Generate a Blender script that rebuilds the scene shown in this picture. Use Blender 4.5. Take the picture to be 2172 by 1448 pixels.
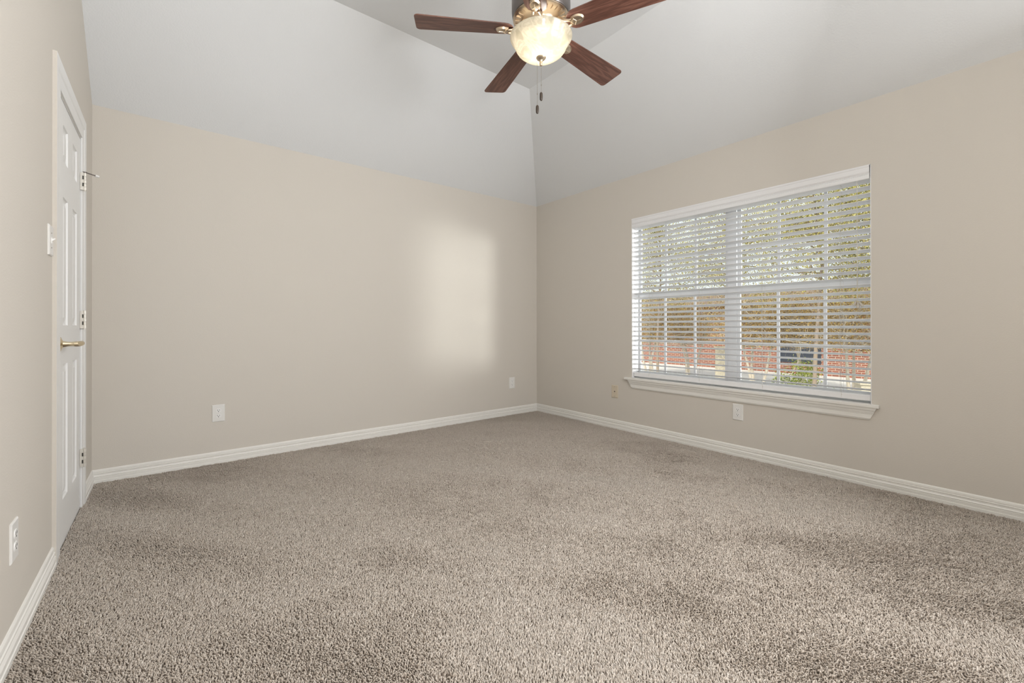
import bpy, bmesh, math, random
import numpy as np
from mathutils import Vector, Matrix

random.seed(7)
RNG = np.random.default_rng(7)
for o in list(bpy.data.objects):
    bpy.data.objects.remove(o)
SC = bpy.context.scene
COL = SC.collection
PI = math.pi

# ------------------------------------------------------------------ camera, sky, sun, lights, exposure
W, L, H = 3.848, 4.52, 2.44            # room width (x), length (y), wall height
S, K = 0.8384, 0.918                   # vault run and slope
TOP = H + S * K                        # flat ceiling height
CAM = Vector((-3.4706, -3.8666, 1.0093))
YAW, PITCH, ROLL = 0.6744, 0.0025, 0.0009

cam_data = bpy.data.cameras.new('camera')
cam = bpy.data.objects.new('camera', cam_data)
COL.objects.link(cam)
cam_data.sensor_width = 36.0
cam_data.lens = 915.89 / 2172 * 36.0
cam_data.shift_y = (688.44 - 724.0) / 2172
cam_data.clip_start = 0.02
cam_data.clip_end = 200
fwd = Vector((math.sin(YAW) * math.cos(PITCH), math.cos(YAW) * math.cos(PITCH), math.sin(PITCH)))
rgt = Vector((math.cos(YAW), -math.sin(YAW), 0))
upv = rgt.cross(fwd)
r2 = rgt * math.cos(ROLL) - upv * math.sin(ROLL)
u2 = rgt * math.sin(ROLL) + upv * math.cos(ROLL)
m3 = Matrix((r2, u2, -fwd)).transposed()
cam.matrix_world = Matrix.Translation(CAM) @ m3.to_4x4()
SC.camera = cam

SC.view_settings.view_transform = 'Standard'
SC.view_settings.look = 'None'
SC.view_settings.gamma = 1.0
SC.view_settings.use_curve_mapping = False
SC.view_settings.exposure = -0.05

world = bpy.data.worlds.new('sky')
SC.world = world
world.use_nodes = True
bg = world.node_tree.nodes['Background']
bg.inputs[0].default_value = (0.90, 0.95, 1.0, 1)
bg.inputs[1].default_value = 1.25


def lamp(name, kind, loc, energy, color=(1, 1, 1), target=None, **kw):
    d = bpy.data.lights.new(name, kind)
    d.energy = energy
    d.color = color
    for k, v in kw.items():
        setattr(d, k, v)
    o = bpy.data.objects.new(name, d)
    COL.objects.link(o)
    o.location = loc
    if target is not None:
        o.rotation_euler = (Vector(target) - Vector(loc)).to_track_quat('-Z', 'Y').to_euler()
    return o


lamp('sun', 'SUN', (-6, -2, 9), 5.0, (1, 0.95, 0.86), target=(3, 0.4, 0), angle=0.01)
# photographer's bounce flash behind the camera, thrown at the ceiling and the rear of the room
lamp('bounce_flash', 'SPOT', (-3.1, -4.05, 1.3), 185, (0.97, 0.985, 1.0), target=(-3.3, -4.15, 3.2),
     spot_size=math.radians(165), spot_blend=0.9, shadow_soft_size=0.12)
lamp('added_side_fill', 'AREA', (-0.12, -4.22, 1.5), 22, (0.985, 0.99, 1.0), target=(-2.12, -4.02, 1.48),  # unseen side lamp added to lift the left wall and floor
     shape='RECTANGLE', size=0.5, size_y=1.5)
lamp('added_rear_fill', 'AREA', (-1.5, -4.3, 1.8), 76, (0.985, 0.99, 1.0), target=(-3.6, -2.2, 1.5),  # unseen fill added behind the camera to brighten the left and back walls
     shape='RECTANGLE', size=1.2, size_y=1.0)
# spot lamp added outside, standing in for the window's reflection on the back wall
lamp('added_wall_glow', 'SPOT', (4.7, -11.6, 1.2), 12500, (1, 0.98, 0.96), target=(-0.98, 0, 1.27),
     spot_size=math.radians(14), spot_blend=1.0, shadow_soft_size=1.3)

# ------------------------------------------------------------------ helpers


def mat(name, color=(0.8, 0.8, 0.8), rough=0.5, metal=0.0, spec=0.5, bump=None, coat=0.0):
    m = bpy.data.materials.new(name)
    m.use_nodes = True
    nt = m.node_tree
    b = nt.nodes['Principled BSDF']
    b.inputs['Base Color'].default_value = (*color, 1)
    b.inputs['Roughness'].default_value = rough
    b.inputs['Metallic'].default_value = metal
    b.inputs['Specular IOR Level'].default_value = spec
    b.inputs['Coat Weight'].default_value = coat
    if bump:
        scale, strength, dist = bump
        tc = nt.nodes.new('ShaderNodeTexCoord')
        n = nt.nodes.new('ShaderNodeTexNoise')
        n.inputs['Scale'].default_value = scale
        n.inputs['Detail'].default_value = 3
        bp = nt.nodes.new('ShaderNodeBump')
        bp.inputs['Strength'].default_value = strength
        bp.inputs['Distance'].default_value = dist
        nt.links.new(tc.outputs['Object'], n.inputs['Vector'])
        nt.links.new(n.outputs['Fac'], bp.inputs['Height'])
        nt.links.new(bp.outputs['Normal'], b.inputs['Normal'])
    return m


def ramp(nt, fac, stops):
    r = nt.nodes.new('ShaderNodeValToRGB')
    e = r.color_ramp.elements
    while len(e) < len(stops):
        e.new(0.5)
    for el, (p, c) in zip(e, stops):
        el.position = p
        el.color = (*c, 1)
    nt.links.new(fac, r.inputs['Fac'])
    return r


class MB:
    """collects shapes and links them as one mesh object"""

    def __init__(self):
        self.v, self.f, self.mi = [], [], []

    def add(self, verts, faces, mi=0, mw=None):
        o = len(self.v)
        self.v += [tuple(mw @ Vector(p)) if mw else tuple(p) for p in verts]
        self.f += [tuple(i + o for i in f) for f in faces]
        self.mi += [mi] * len(faces)
        return self

    def box(self, a, b, mi=0, mw=None):
        (x0, y0, z0), (x1, y1, z1) = [(min(p), max(p)) for p in zip(a, b)] and \
            (tuple(min(p) for p in zip(a, b)), tuple(max(p) for p in zip(a, b)))
        v = [(x0, y0, z0), (x1, y0, z0), (x1, y1, z0), (x0, y1, z0), (x0, y0, z1), (x1, y0, z1), (x1, y1, z1), (x0, y1, z1)]
        f = [(0, 3, 2, 1), (4, 5, 6, 7), (0, 1, 5, 4), (1, 2, 6, 5), (2, 3, 7, 6), (3, 0, 4, 7)]
        return self.add(v, f, mi, mw)

    def prism(self, poly, dirv, mi=0, mw=None, shift=None):
        """poly: list of 3-D points, extruded by dirv; shift(i) gives each end's own offset"""
        n = len(poly)
        d = Vector(dirv)
        v = [Vector(p) for p in poly] + [Vector(p) + d for p in poly]
        f = [tuple(range(n))[::-1], tuple(range(n, 2 * n))]
        f += [(i, (i + 1) % n, n + (i + 1) % n, n + i) for i in range(n)]
        return self.add(v, f, mi, mw)

    def loft(self, a, b, mi=0):
        n = len(a)
        v = list(a) + list(b)
        f = [tuple(range(n))[::-1], tuple(range(n, 2 * n))]
        f += [(i, (i + 1) % n, n + (i + 1) % n, n + i) for i in range(n)]
        return self.add(v, f, mi)

    def lathe(self, prof, seg=48, mi=0, mw=None, close=False):
        """prof: list of (r, z)"""
        v, f = [], []
        n = len(prof)
        for k in range(seg):
            a = 2 * PI * k / seg
            for r, z in prof:
                v.append((r * math.cos(a), r * math.sin(a), z))
        for k in range(seg):
            k2 = (k + 1) % seg
            for i in range(n - 1 if not close else n):
                i2 = (i + 1) % n
                f.append((k * n + i, k2 * n + i, k2 * n + i2, k * n + i2))
        return self.add(v, f, mi, mw)

    def tube(self, pts, rad, seg=8, mi=0, mw=None):
        pts = [Vector(p) for p in pts]
        rads = rad if isinstance(rad, (list, tuple)) else [rad] * len(pts)
        v, f = [], []
        side = None
        for i, p in enumerate(pts):
            t = (pts[min(i + 1, len(pts) - 1)] - pts[max(i - 1, 0)]).normalized()
            if side is None:
                side = t.orthogonal().normalized()
            side = (side - t * side.dot(t))
            side = side.normalized() if side.length > 1e-6 else t.orthogonal().normalized()
            b = t.cross(side)
            for k in range(seg):
                a = 2 * PI * k / seg
                v.append(p + (side * math.cos(a) + b * math.sin(a)) * rads[i])
        for i in range(len(pts) - 1):
            for k in range(seg):
                k2 = (k + 1) % seg
                f.append((i * seg + k, i * seg + k2, (i + 1) * seg + k2, (i + 1) * seg + k))
        f.append(tuple(range(seg))[::-1])
        f.append(tuple(range((len(pts) - 1) * seg, len(pts) * seg)))
        return self.add(v, f, mi, mw)

    def build(self, name, mats, parent=None, smooth=False, bevel=0.0, loc=None, recalc=True, angle=40):
        me = bpy.data.meshes.new(name)
        me.from_pydata([tuple(p) for p in self.v], [], self.f)
        mats = mats if isinstance(mats, (list, tuple)) else [mats]
        for m in mats:
            me.materials.append(m)
        if len(mats) > 1:
            me.polygons.foreach_set('material_index', self.mi)
        if recalc:
            bm = bmesh.new()
            bm.from_mesh(me)
            bmesh.ops.recalc_face_normals(bm, faces=bm.faces)
            if smooth:
                lim = math.radians(angle)
                for f in bm.faces:
                    f.smooth = True
                for e in bm.edges:
                    if len(e.link_faces) == 2 and e.calc_face_angle(0) > lim:
                        e.smooth = False
            bm.to_mesh(me)
            bm.free()
        me.update()
        o = bpy.data.objects.new(name, me)
        COL.objects.link(o)
        if parent:
            o.parent = parent
        if loc:
            o.location = loc
        if bevel:
            b = o.modifiers.new('edge', 'BEVEL')
            b.width = bevel
            b.segments = 2
            b.limit_method = 'ANGLE'
            b.angle_limit = math.radians(40)
        return o


def tag(o, label=None, cat=None, group=None, kind=None):
    if label:
        o['label'] = label
    if cat:
        o['category'] = cat
    if group:
        o['group'] = group
    if kind:
        o['kind'] = kind
    return o


def empty(name, loc, rz=0.0):
    o = bpy.data.objects.new(name, None)
    COL.objects.link(o)
    o.location = loc
    o.rotation_euler = (0, 0, rz)
    o.empty_display_size = 0.05
    return o


def dup(root, loc, rz, label):
    r = root.copy()
    COL.objects.link(r)
    r.location = loc
    r.rotation_euler = (0, 0, rz)
    r['label'] = label
    for ch in list(root.children):
        c = ch.copy()
        COL.objects.link(c)
        c.parent = r
        for g in list(ch.children):
            d = g.copy()
            COL.objects.link(d)
            d.parent = c
    return r


# ------------------------------------------------------------------ materials
M_WALL = mat('wall_paint', (0.655, 0.615, 0.557), 0.75, spec=0.25, bump=(150, 0.12, 0.004))
M_CEIL = mat('ceiling_paint', (0.74, 0.752, 0.762), 0.85, spec=0.2, bump=(110, 0.2, 0.005))
M_TRIM = mat('trim_paint', (0.82, 0.805, 0.765), 0.42, spec=0.4)
M_DOOR = mat('door_paint', (0.83, 0.83, 0.82), 0.4, spec=0.4)
M_WHITE = mat('white_vinyl', (0.80, 0.81, 0.83), 0.4)
M_BLIND = mat('blind_white', (0.84, 0.84, 0.85), 0.4)
M_PLATE = mat('white_plastic', (0.80, 0.79, 0.765), 0.35)
M_RECEPT = mat('receptacle_white', (0.86, 0.855, 0.84), 0.3)
M_BEIGE = mat('almond_plastic', (0.64, 0.56, 0.44), 0.4)
M_DARK = mat('dark_slot', (0.02, 0.018, 0.015), 0.6)
M_CORD = mat('cord', (0.62, 0.60, 0.55), 0.7)
M_TASSEL = mat('tassel_plastic', (0.55, 0.51, 0.45), 0.5)
M_BRASS = mat('brass', (0.74, 0.64, 0.46), 0.2, metal=1.0)
M_HINGE = mat('painted_hinge', (0.74, 0.71, 0.65), 0.35, metal=0.35)
M_NICKEL = mat('brushed_bronze', (0.60, 0.49, 0.37), 0.32, metal=1.0)
M_HOUSING = mat('pewter_housing', (0.20, 0.18, 0.17), 0.35, metal=0.9)
M_FOB = mat('dark_walnut_fob', (0.045, 0.03, 0.02), 0.4)
M_CHAIN = mat('chain_metal', (0.30, 0.25, 0.19), 0.35, metal=1.0)
M_RUBBER = mat('white_rubber', (0.8, 0.79, 0.77), 0.6)
M_SUB = mat('carpet_backing', (0.12, 0.095, 0.075), 0.9)


def wood_material():
    m = bpy.data.materials.new('walnut_blade')
    m.use_nodes = True
    nt = m.node_tree
    b = nt.nodes['Principled BSDF']
    tc = nt.nodes.new('ShaderNodeTexCoord')
    mp = nt.nodes.new('ShaderNodeMapping')
    mp.inputs['Scale'].default_value = (0.9, 11, 11)
    w = nt.nodes.new('ShaderNodeTexNoise')
    w.inputs['Scale'].default_value = 2.6
    w.inputs['Detail'].default_value = 4
    w.inputs['Distortion'].default_value = 0.5
    g = nt.nodes.new('ShaderNodeTexNoise')
    g.inputs['Scale'].default_value = 14
    g.inputs['Detail'].default_value = 6
    mp2 = nt.nodes.new('ShaderNodeMapping')
    mp2.inputs['Scale'].default_value = (1.2, 30, 30)
    nt.links.new(tc.outputs['Object'], mp.inputs['Vector'])
    nt.links.new(tc.outputs['Object'], mp2.inputs['Vector'])
    nt.links.new(mp.outputs['Vector'], w.inputs['Vector'])
    nt.links.new(mp2.outputs['Vector'], g.inputs['Vector'])
    mul = nt.nodes.new('ShaderNodeMath')
    mul.operation = 'MULTIPLY'
    mul.inputs[1].default_value = 9.0
    fr = nt.nodes.new('ShaderNodeMath')
    fr.operation = 'PINGPONG'
    fr.inputs[1].default_value = 1.0
    nt.links.new(w.outputs['Fac'], mul.inputs[0])
    nt.links.new(mul.outputs[0], fr.inputs[0])
    mx = nt.nodes.new('ShaderNodeMath')
    mx.operation = 'MULTIPLY_ADD'
    mx.inputs[1].default_value = 0.45
    nt.links.new(fr.outputs[0], mx.inputs[0])
    sub = nt.nodes.new('ShaderNodeMath')
    sub.operation = 'MULTIPLY'
    sub.inputs[1].default_value = 0.55
    nt.links.new(g.outputs['Fac'], sub.inputs[0])
    nt.links.new(sub.outputs[0], mx.inputs[2])
    r = ramp(nt, mx.outputs[0], [(0.15, (0.06, 0.024, 0.016)), (0.45, (0.115, 0.047, 0.032)), (0.85, (0.20, 0.095, 0.066))])
    nt.links.new(r.outputs['Color'], b.inputs['Base Color'])
    b.inputs['Roughness'].default_value = 0.45
    return m


M_WOOD = wood_material()


def glass_bowl_material():
    m = bpy.data.materials.new('alabaster_glass')
    m.use_nodes = True
    nt = m.node_tree
    nt.nodes.clear()
    out = nt.nodes.new('ShaderNodeOutputMaterial')
    tr = nt.nodes.new('ShaderNodeBsdfTranslucent')
    df = nt.nodes.new('ShaderNodeBsdfDiffuse')
    tp = nt.nodes.new('ShaderNodeBsdfTransparent')
    gl = nt.nodes.new('ShaderNodeBsdfGlossy')
    gl.inputs['Roughness'].default_value = 0.15
    tc = nt.nodes.new('ShaderNodeTexCoord')
    n = nt.nodes.new('ShaderNodeTexNoise')
    n.inputs['Scale'].default_value = 7
    n.inputs['Detail'].default_value = 3
    n.inputs['Distortion'].default_value = 2.5
    nt.links.new(tc.outputs['Object'], n.inputs['Vector'])
    r = ramp(nt, n.outputs['Fac'], [(0.38, (0.50, 0.47, 0.39)), (0.5, (0.64, 0.61, 0.53)), (0.56, (0.54, 0.51, 0.43)), (0.72, (0.68, 0.65, 0.58))])
    nt.links.new(r.outputs['Color'], tr.inputs['Color'])
    nt.links.new(r.outputs['Color'], df.inputs['Color'])
    m1 = nt.nodes.new('ShaderNodeMixShader')
    m1.inputs[0].default_value = 0.35
    nt.links.new(tr.outputs[0], m1.inputs[1])
    nt.links.new(df.outputs[0], m1.inputs[2])
    m2 = nt.nodes.new('ShaderNodeMixShader')
    m2.inputs[0].default_value = 0.06
    nt.links.new(m1.outputs[0], m2.inputs[1])
    nt.links.new(tp.outputs[0], m2.inputs[2])
    m3_ = nt.nodes.new('ShaderNodeMixShader')
    m3_.inputs[0].default_value = 0.05
    nt.links.new(m2.outputs[0], m3_.inputs[1])
    nt.links.new(gl.outputs[0], m3_.inputs[2])
    nt.links.new(m3_.outputs[0], out.inputs[0])
    return m


M_BOWL = glass_bowl_material()


def pane_material():
    m = bpy.data.materials.new('window_glass')
    m.use_nodes = True
    nt = m.node_tree
    nt.nodes.clear()
    out = nt.nodes.new('ShaderNodeOutputMaterial')
    tp = nt.nodes.new('ShaderNodeBsdfTransparent')
    tp.inputs[0].default_value = (0.95, 0.97, 0.96, 1)
    gl = nt.nodes.new('ShaderNodeBsdfGlossy')
    gl.inputs['Roughness'].default_value = 0.02
    lw = nt.nodes.new('ShaderNodeLayerWeight')
    lw.inputs['Blend'].default_value = 0.5
    pw = nt.nodes.new('ShaderNodeMath')
    pw.operation = 'POWER'
    pw.inputs[1].default_value = 5.0
    fr = nt.nodes.new('ShaderNodeMath')
    fr.operation = 'MULTIPLY_ADD'
    fr.inputs[1].default_value = 0.9
    fr.inputs[2].default_value = 0.03
    nt.links.new(lw.outputs['Facing'], pw.inputs[0])
    nt.links.new(pw.outputs[0], fr.inputs[0])
    mx = nt.nodes.new('ShaderNodeMixShader')
    nt.links.new(fr.outputs[0], mx.inputs[0])
    nt.links.new(tp.outputs[0], mx.inputs[1])
    nt.links.new(gl.outputs[0], mx.inputs[2])
    nt.links.new(mx.outputs[0], out.inputs[0])
    return m


M_GLASS = pane_material()


def emit_material(name, col, st):
    m = bpy.data.materials.new(name)
    m.use_nodes = True
    nt = m.node_tree
    nt.nodes.clear()
    out = nt.nodes.new('ShaderNodeOutputMaterial')
    e = nt.nodes.new('ShaderNodeEmission')
    e.inputs[0].default_value = (*col, 1)
    e.inputs[1].default_value = st
    nt.links.new(e.outputs[0], out.inputs[0])
    return m


M_BULB = emit_material('lit_bulb', (1, 0.93, 0.82), 9)


def tone_material(name, attr, stops, rough=0.9, spec=0.1, trans=0.0):
    m = bpy.data.materials.new(name)
    m.use_nodes = True
    nt = m.node_tree
    b = nt.nodes['Principled BSDF']
    a = nt.nodes.new('ShaderNodeAttribute')
    a.attribute_name = attr
    r = ramp(nt, a.outputs['Fac'], stops)
    nt.links.new(r.outputs['Color'], b.inputs['Base Color'])
    b.inputs['Roughness'].default_value = rough
    b.inputs['Specular IOR Level'].default_value = spec
    if trans:
        t = nt.nodes.new('ShaderNodeBsdfTranslucent')
        nt.links.new(r.outputs['Color'], t.inputs['Color'])
        mx = nt.nodes.new('ShaderNodeMixShader')
        mx.inputs[0].default_value = trans
        out = nt.nodes['Material Output']
        nt.links.new(b.outputs[0], mx.inputs[1])
        nt.links.new(t.outputs[0], mx.inputs[2])
        nt.links.new(mx.outputs[0], out.inputs[0])
    return m


M_PILE = tone_material('carpet_yarn', 'tone', [(0.0, (0.45, 0.38, 0.315)), (0.5, (0.61, 0.54, 0.472)), (1.0, (0.75, 0.69, 0.62))])

# ------------------------------------------------------------------ room shell
WT = 0.15                               # wall thickness
WY0, WY1, WZ0, WZ1 = -3.155, -1.358, 0.490, 2.029       # window opening
DY0, DY1, DZ = -1.112, -0.465, 2.062                    # door opening (jamb faces)

mb = MB()
mb.box((-W - 0.2, -L - 0.2, -0.16), (WT, 0.2, -0.011))
tag(mb.build('floor', M_SUB), 'floor slab under the carpet', kind='structure')

mb = MB()
mb.box((-W - 0.15, 0, -0.02), (WT, 0.15, H + 0.02))
tag(mb.build('wall_back', M_WALL), kind='structure')

mb = MB()
RT = 0.0995
mb.box((0, WY1, -0.02), (RT, 0, H))
mb.box((0, -L, -0.02), (RT, WY0, H))
mb.box((0, WY0, -0.02), (RT, WY1, WZ0))
mb.box((0, WY0, WZ1), (RT, WY1, H))
tag(mb.build('wall_right', M_WALL), kind='structure')


def gable(y0, y1, z0=-0.02):
    """outline of the left wall between two y values, following the vault"""
    ys = sorted({y0, y1, *[y for y in (-S, -L + S) if y0 < y < y1]})

    def top(y):
        return min(TOP, H + K * (-y), H + K * (y + L))
    pts = [(y0, z0), (y1, z0)] + [(y, top(y)) for y in reversed(ys)]
    return pts


mb = MB()
for y0, y1, z0 in ((-L, DY0, -0.02), (DY1, 0, -0.02), (DY0, DY1, DZ)):
    mb.prism([(-W, y, z) for y, z in gable(y0, y1, z0)], (-WT, 0, 0))
tag(mb.build('wall_left', M_WALL), kind='structure')

mb = MB()
mb.box((-W - 0.15, -L - 0.15, -0.02), (WT, -L, H + 0.02))
tag(mb.build('wall_rear', M_WALL), kind='structure')

mb = MB()
cv = [(-W, 0, H), (0, 0, H), (0, -L, H), (-W, -L, H), (-W, -S, TOP), (-S, -S, TOP), (-S, -L + S, TOP), (-W, -L + S, TOP)]
mb.add(cv, [(0, 1, 5, 4), (1, 2, 6, 5), (2, 3, 7, 6), (4, 5, 6, 7)])
ceil = mb.build('ceiling', M_CEIL, recalc=False)
sol = ceil.modifiers.new('thickness', 'SOLIDIFY')
sol.thickness = 0.12
sol.offset = -1.0
tag(ceil, kind='structure')
# roof deck that keeps the sky out above the vault
mb = MB()
mb.box((-W - 0.2, -L - 0.2, TOP + 0.14), (WT + 0.05, 0.2, TOP + 0.2))
mb.box((WT - 0.02, -L - 0.2, H - 0.02), (WT + 0.05, 0.2, TOP + 0.14))
mb.box((-W - 0.2, 0.13, H), (WT + 0.05, 0.2, TOP + 0.14))
mb.box((-W - 0.2, -L - 0.2, H), (WT + 0.05, -L - 0.13, TOP + 0.14))
tag(mb.build('roof', M_SUB), kind='structure')

# baseboards
BASE = [(0, -0.011), (0.0150, -0.011), (0.0150, 0.011), (0.0120, 0.0125), (0.0128, 0.0300), (0.0095, 0.0325),
        (0.0130, 0.0360), (0.0085, 0.0440), (0.0085, 0.0520), (0.0108, 0.0560), (0.0070, 0.0590), (0.0080, 0.0640),
        (0.0065, 0.0740), (0.0030, 0.0795), (0, 0.0805)]


def baseboard(name, p, q, n, m0=1, m1=1):
    """profile swept from p to q along a wall; n points into the room; m0/m1 = 1 mitre at an inside corner"""
    p, q, n = Vector((*p, 0)), Vector((*q, 0)), Vector((*n, 0))
    t = (q - p).normalized()
    a = [p + n * d + t * (d * m0) + Vector((0, 0, z)) for d, z in BASE]
    b = [q + n * d - t * (d * m1) + Vector((0, 0, z)) for d, z in BASE]
    return MB().loft(a, b)


tag(baseboard('', (-W, 0), (0, 0), (0, -1)).build('baseboard_back', M_TRIM), kind='structure')
tag(baseboard('', (0, 0), (0, -L), (-1, 0)).build('baseboard_right', M_TRIM), kind='structure')
bl = baseboard('', (-W, -L), (-W, -1.236), (1, 0), 1, 0)
b2 = baseboard('', (-W, -0.382), (-W, 0), (1, 0), 0, 1)
bl.add(b2.v, b2.f)
tag(bl.build('baseboard_left', M_TRIM), kind='structure')
tag(baseboard('', (0, -L), (-W, -L), (0, 1)).build('baseboard_rear', M_TRIM), kind='structure')

# ------------------------------------------------------------------ carpet pile


def smooth_noise(x, y, scale, seed):
    g = np.random.default_rng(seed).normal(size=(64, 64))
    xs, ys = (x / scale) % 64, (y / scale) % 64
    i, j = np.floor(xs).astype(int), np.floor(ys).astype(int)
    fx, fy = xs - i, ys - j
    fx, fy = fx * fx * (3 - 2 * fx), fy * fy * (3 - 2 * fy)
    i1, j1 = (i + 1) % 64, (j + 1) % 64
    return (g[i, j] * (1 - fx) + g[i1, j] * fx) * (1 - fy) + (g[i, j1] * (1 - fx) + g[i1, j1] * fx) * fy


def carpet():
    sp = 0.0049
    nx, ny = int(W / sp) - 1, int((L - 0.02) / sp)
    gx, gy = np.meshgrid(np.arange(nx), np.arange(ny), indexing='ij')
    x = (-W + 0.003 + gx * sp).ravel()
    y = (-0.003 - gy * sp).ravel()
    n = x.size
    x = np.clip(x + RNG.normal(0, 0.42 * sp, n), -W + 0.003, -0.003)
    y = np.minimum(y + RNG.normal(0, 0.42 * sp, n), -0.003)
    # only what the room ahead of the camera can show
    dx, dy = x - CAM.x, y - CAM.y
    dep = dx * math.sin(YAW) + dy * math.cos(YAW)
    lat = dx * math.cos(YAW) - dy * math.sin(YAW)
    keep = (dep > 0.25) & (np.abs(lat) < dep * 1.186 + 1.7)
    x, y, dep = x[keep], y[keep], dep[keep]
    n = x.size
    # sweeps left by the vacuum cleaner: broad diagonal lanes in which the pile leans one way or the other
    lane = x * 0.80 + y * 0.60
    along = -x * 0.60 + y * 0.80
    sweep = smooth_noise(lane + 7, along * 0.22 + 3, 0.20, 3) * 0.8 + smooth_noise(x + 9, y + 9, 0.5, 4) * 0.5 + smooth_noise(x, y, 0.11, 6) * 0.3
    clump = smooth_noise(x + 5, y + 5, 0.020, 5)
    hgt = np.clip(0.0090 + 0.0019 * clump + RNG.normal(0, 0.0015, n), 0.004, 0.014)
    lx = 0.0042 * np.clip(sweep, -1.6, 1.6) * 0.62 + RNG.normal(0, 0.0042, n)
    ly = 0.0042 * np.clip(sweep, -1.6, 1.6) * 0.78 + RNG.normal(0, 0.0042, n)
    tone = np.clip(0.5 + RNG.normal(0, 0.2, n) + 0.06 * sweep, 0, 1)
    rad = RNG.uniform(0.0018, 0.0030, n)
    ph = RNG.uniform(0, 2 * PI, n)
    z0 = -0.0115
    near = dep < 3.8
    V, F, T = [], [], []
    off = 0
    for sel, rings in ((near, ((0.0, 0.8), (0.55, 1.05))), (~near, ((0.0, 1.1),))):
        m = int(sel.sum())
        if not m:
            continue
        nv = 3 * len(rings) + 1
        P = np.zeros((m, nv, 3))
        for ri, (hf, rf) in enumerate(rings):
            for k in range(3):
                a = ph[sel] + k * 2 * PI / 3 + ri * 0.6
                P[:, ri * 3 + k, 0] = x[sel] + lx[sel] * hf * hf + np.cos(a) * rad[sel] * rf
                P[:, ri * 3 + k, 1] = y[sel] + ly[sel] * hf * hf + np.sin(a) * rad[sel] * rf
                P[:, ri * 3 + k, 2] = z0 + hgt[sel] * hf
        P[:, -1, 0] = x[sel] + lx[sel]
        P[:, -1, 1] = y[sel] + ly[sel]
        P[:, -1, 2] = z0 + hgt[sel]
        P[:, :, 0] = np.clip(P[:, :, 0], -W, 0)
        P[:, :, 1] = np.minimum(P[:, :, 1], 0)
        tri = []
        for ri in range(len(rings) - 1):
            for k in range(3):
                a, b = ri * 3 + k, ri * 3 + (k + 1) % 3
                tri += [(a, b, b + 3), (a, b + 3, a + 3)]
        tp = 3 * (len(rings) - 1)
        tri += [(tp + k, tp + (k + 1) % 3, nv - 1) for k in range(3)]
        tri = np.array(tri)
        F.append((tri[None] + (np.arange(m) * nv)[:, None, None] + off).reshape(-1, 3))
        V.append(P.reshape(-1, 3))
        T.append(np.repeat(tone[sel], nv))
        off += m * nv
    V, F, T = np.concatenate(V), np.concatenate(F), np.concatenate(T)
    me = bpy.data.meshes.new('carpet_pile')
    me.vertices.add(len(V))
    me.vertices.foreach_set('co', V.astype(np.float32).ravel())
    me.loops.add(F.size)
    me.loops.foreach_set('vertex_index', F.astype(np.int32).ravel())
    me.polygons.add(len(F))
    me.polygons.foreach_set('loop_start', np.arange(0, F.size, 3, dtype=np.int32))
    me.polygons.foreach_set('use_smooth', np.ones(len(F), dtype=bool))
    at = me.attributes.new('tone', 'FLOAT', 'POINT')
    at.data.foreach_set('value', T.astype(np.float32))
    me.materials.append(M_PILE)
    me.update(calc_edges=True)
    o = bpy.data.objects.new('carpet_pile', me)
    COL.objects.link(o)
    tag(o, 'taupe cut pile carpet covering the whole floor, with vacuum sweeps', 'carpet', kind='stuff')


carpet()

# ------------------------------------------------------------------ window in the right wall
win = tag(empty('window_1', (0.12, (WY0 + WY1) / 2, WZ0)), 'wide white double window with grille bars in the right wall', kind='structure')


def wpart(mb, name, m, parent=win, **kw):
    o = mb.build(name, m, None, **kw)
    o.parent = parent
    o.matrix_parent_inverse = Matrix.Translation(-Vector(win.location))
    return o


def sub(o, parent):
    """parent o (built in world space) keeping it where it is; parents carry no rotation or scale"""
    o.parent = parent
    p, off = parent, Vector((0, 0, 0))
    while p:
        off += p.location + p.matrix_parent_inverse.translation
        p = p.parent
    o.matrix_parent_inverse = Matrix.Translation(-off)
    return o


FX0, FX1 = 0.100, 0.150
CY = -2.250
FY0, FY1 = -3.205, -1.325
mb = MB()
for y0, y1 in ((FY0, FY0 + 0.030), (FY1 - 0.030, FY1), (CY - 0.036, CY + 0.036)):
    mb.box((FX0 + 0.001, y0, WZ0 + 0.0005), (FX1 + 0.009, y1, WZ1 - 0.0005))
mb.box((FX0, FY0, WZ1 - 0.035), (FX1 + 0.01, FY1, WZ1))
mb.box((FX0, FY0, WZ0), (FX1 + 0.01, FY1, WZ0 + 0.05))
wpart(mb, 'window_frame', M_WHITE, bevel=0.002)
ZM = 1.288
for y0, y1 in ((FY0 + 0.030, CY - 0.036), (CY + 0.036, FY1 - 0.030)):
    for z0, z1, xo, zg in ((WZ0 + 0.05, ZM + 0.02, 0.108, 0.868), (ZM - 0.02, WZ1 - 0.035, 0.126, 1.625)):
        mb = MB()
        xa, xb = xo, xo + 0.017
        rw = 0.026
        mb.box((xa, y0, z0), (xb, y0 + rw, z1))
        mb.box((xa, y1 - rw, z0), (xb, y1, z1))
        mb.box((xa, y0 + rw, z0), (xb, y1 - rw, z0 + 0.036))
        mb.box((xa, y0 + rw, z1 - 0.036), (xb, y1 - rw, z1))
        sash = wpart(mb, 'sash', M_WHITE, bevel=0.0015)
        g = MB()
        xm = (xa + xb) / 2
        for k in (1, 2):
            yc = y0 + (y1 - y0) * k / 3
            g.box((xm - 0.004, yc - 0.010, z0 + 0.036), (xm + 0.004, yc + 0.010, z1 - 0.036))
        g.box((xm - 0.0039, y0 + rw, zg - 0.010), (xm + 0.0039, y1 - rw, zg + 0.010))
        sub(g.build('grille', M_WHITE), sash)
        p = MB()
        p.box((xm + 0.0045, y0 + rw - 0.005, z0 + 0.03), (xm + 0.0075, y1 - rw + 0.005, z1 - 0.03))
        sub(p.build('pane', M_GLASS), sash)

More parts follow.
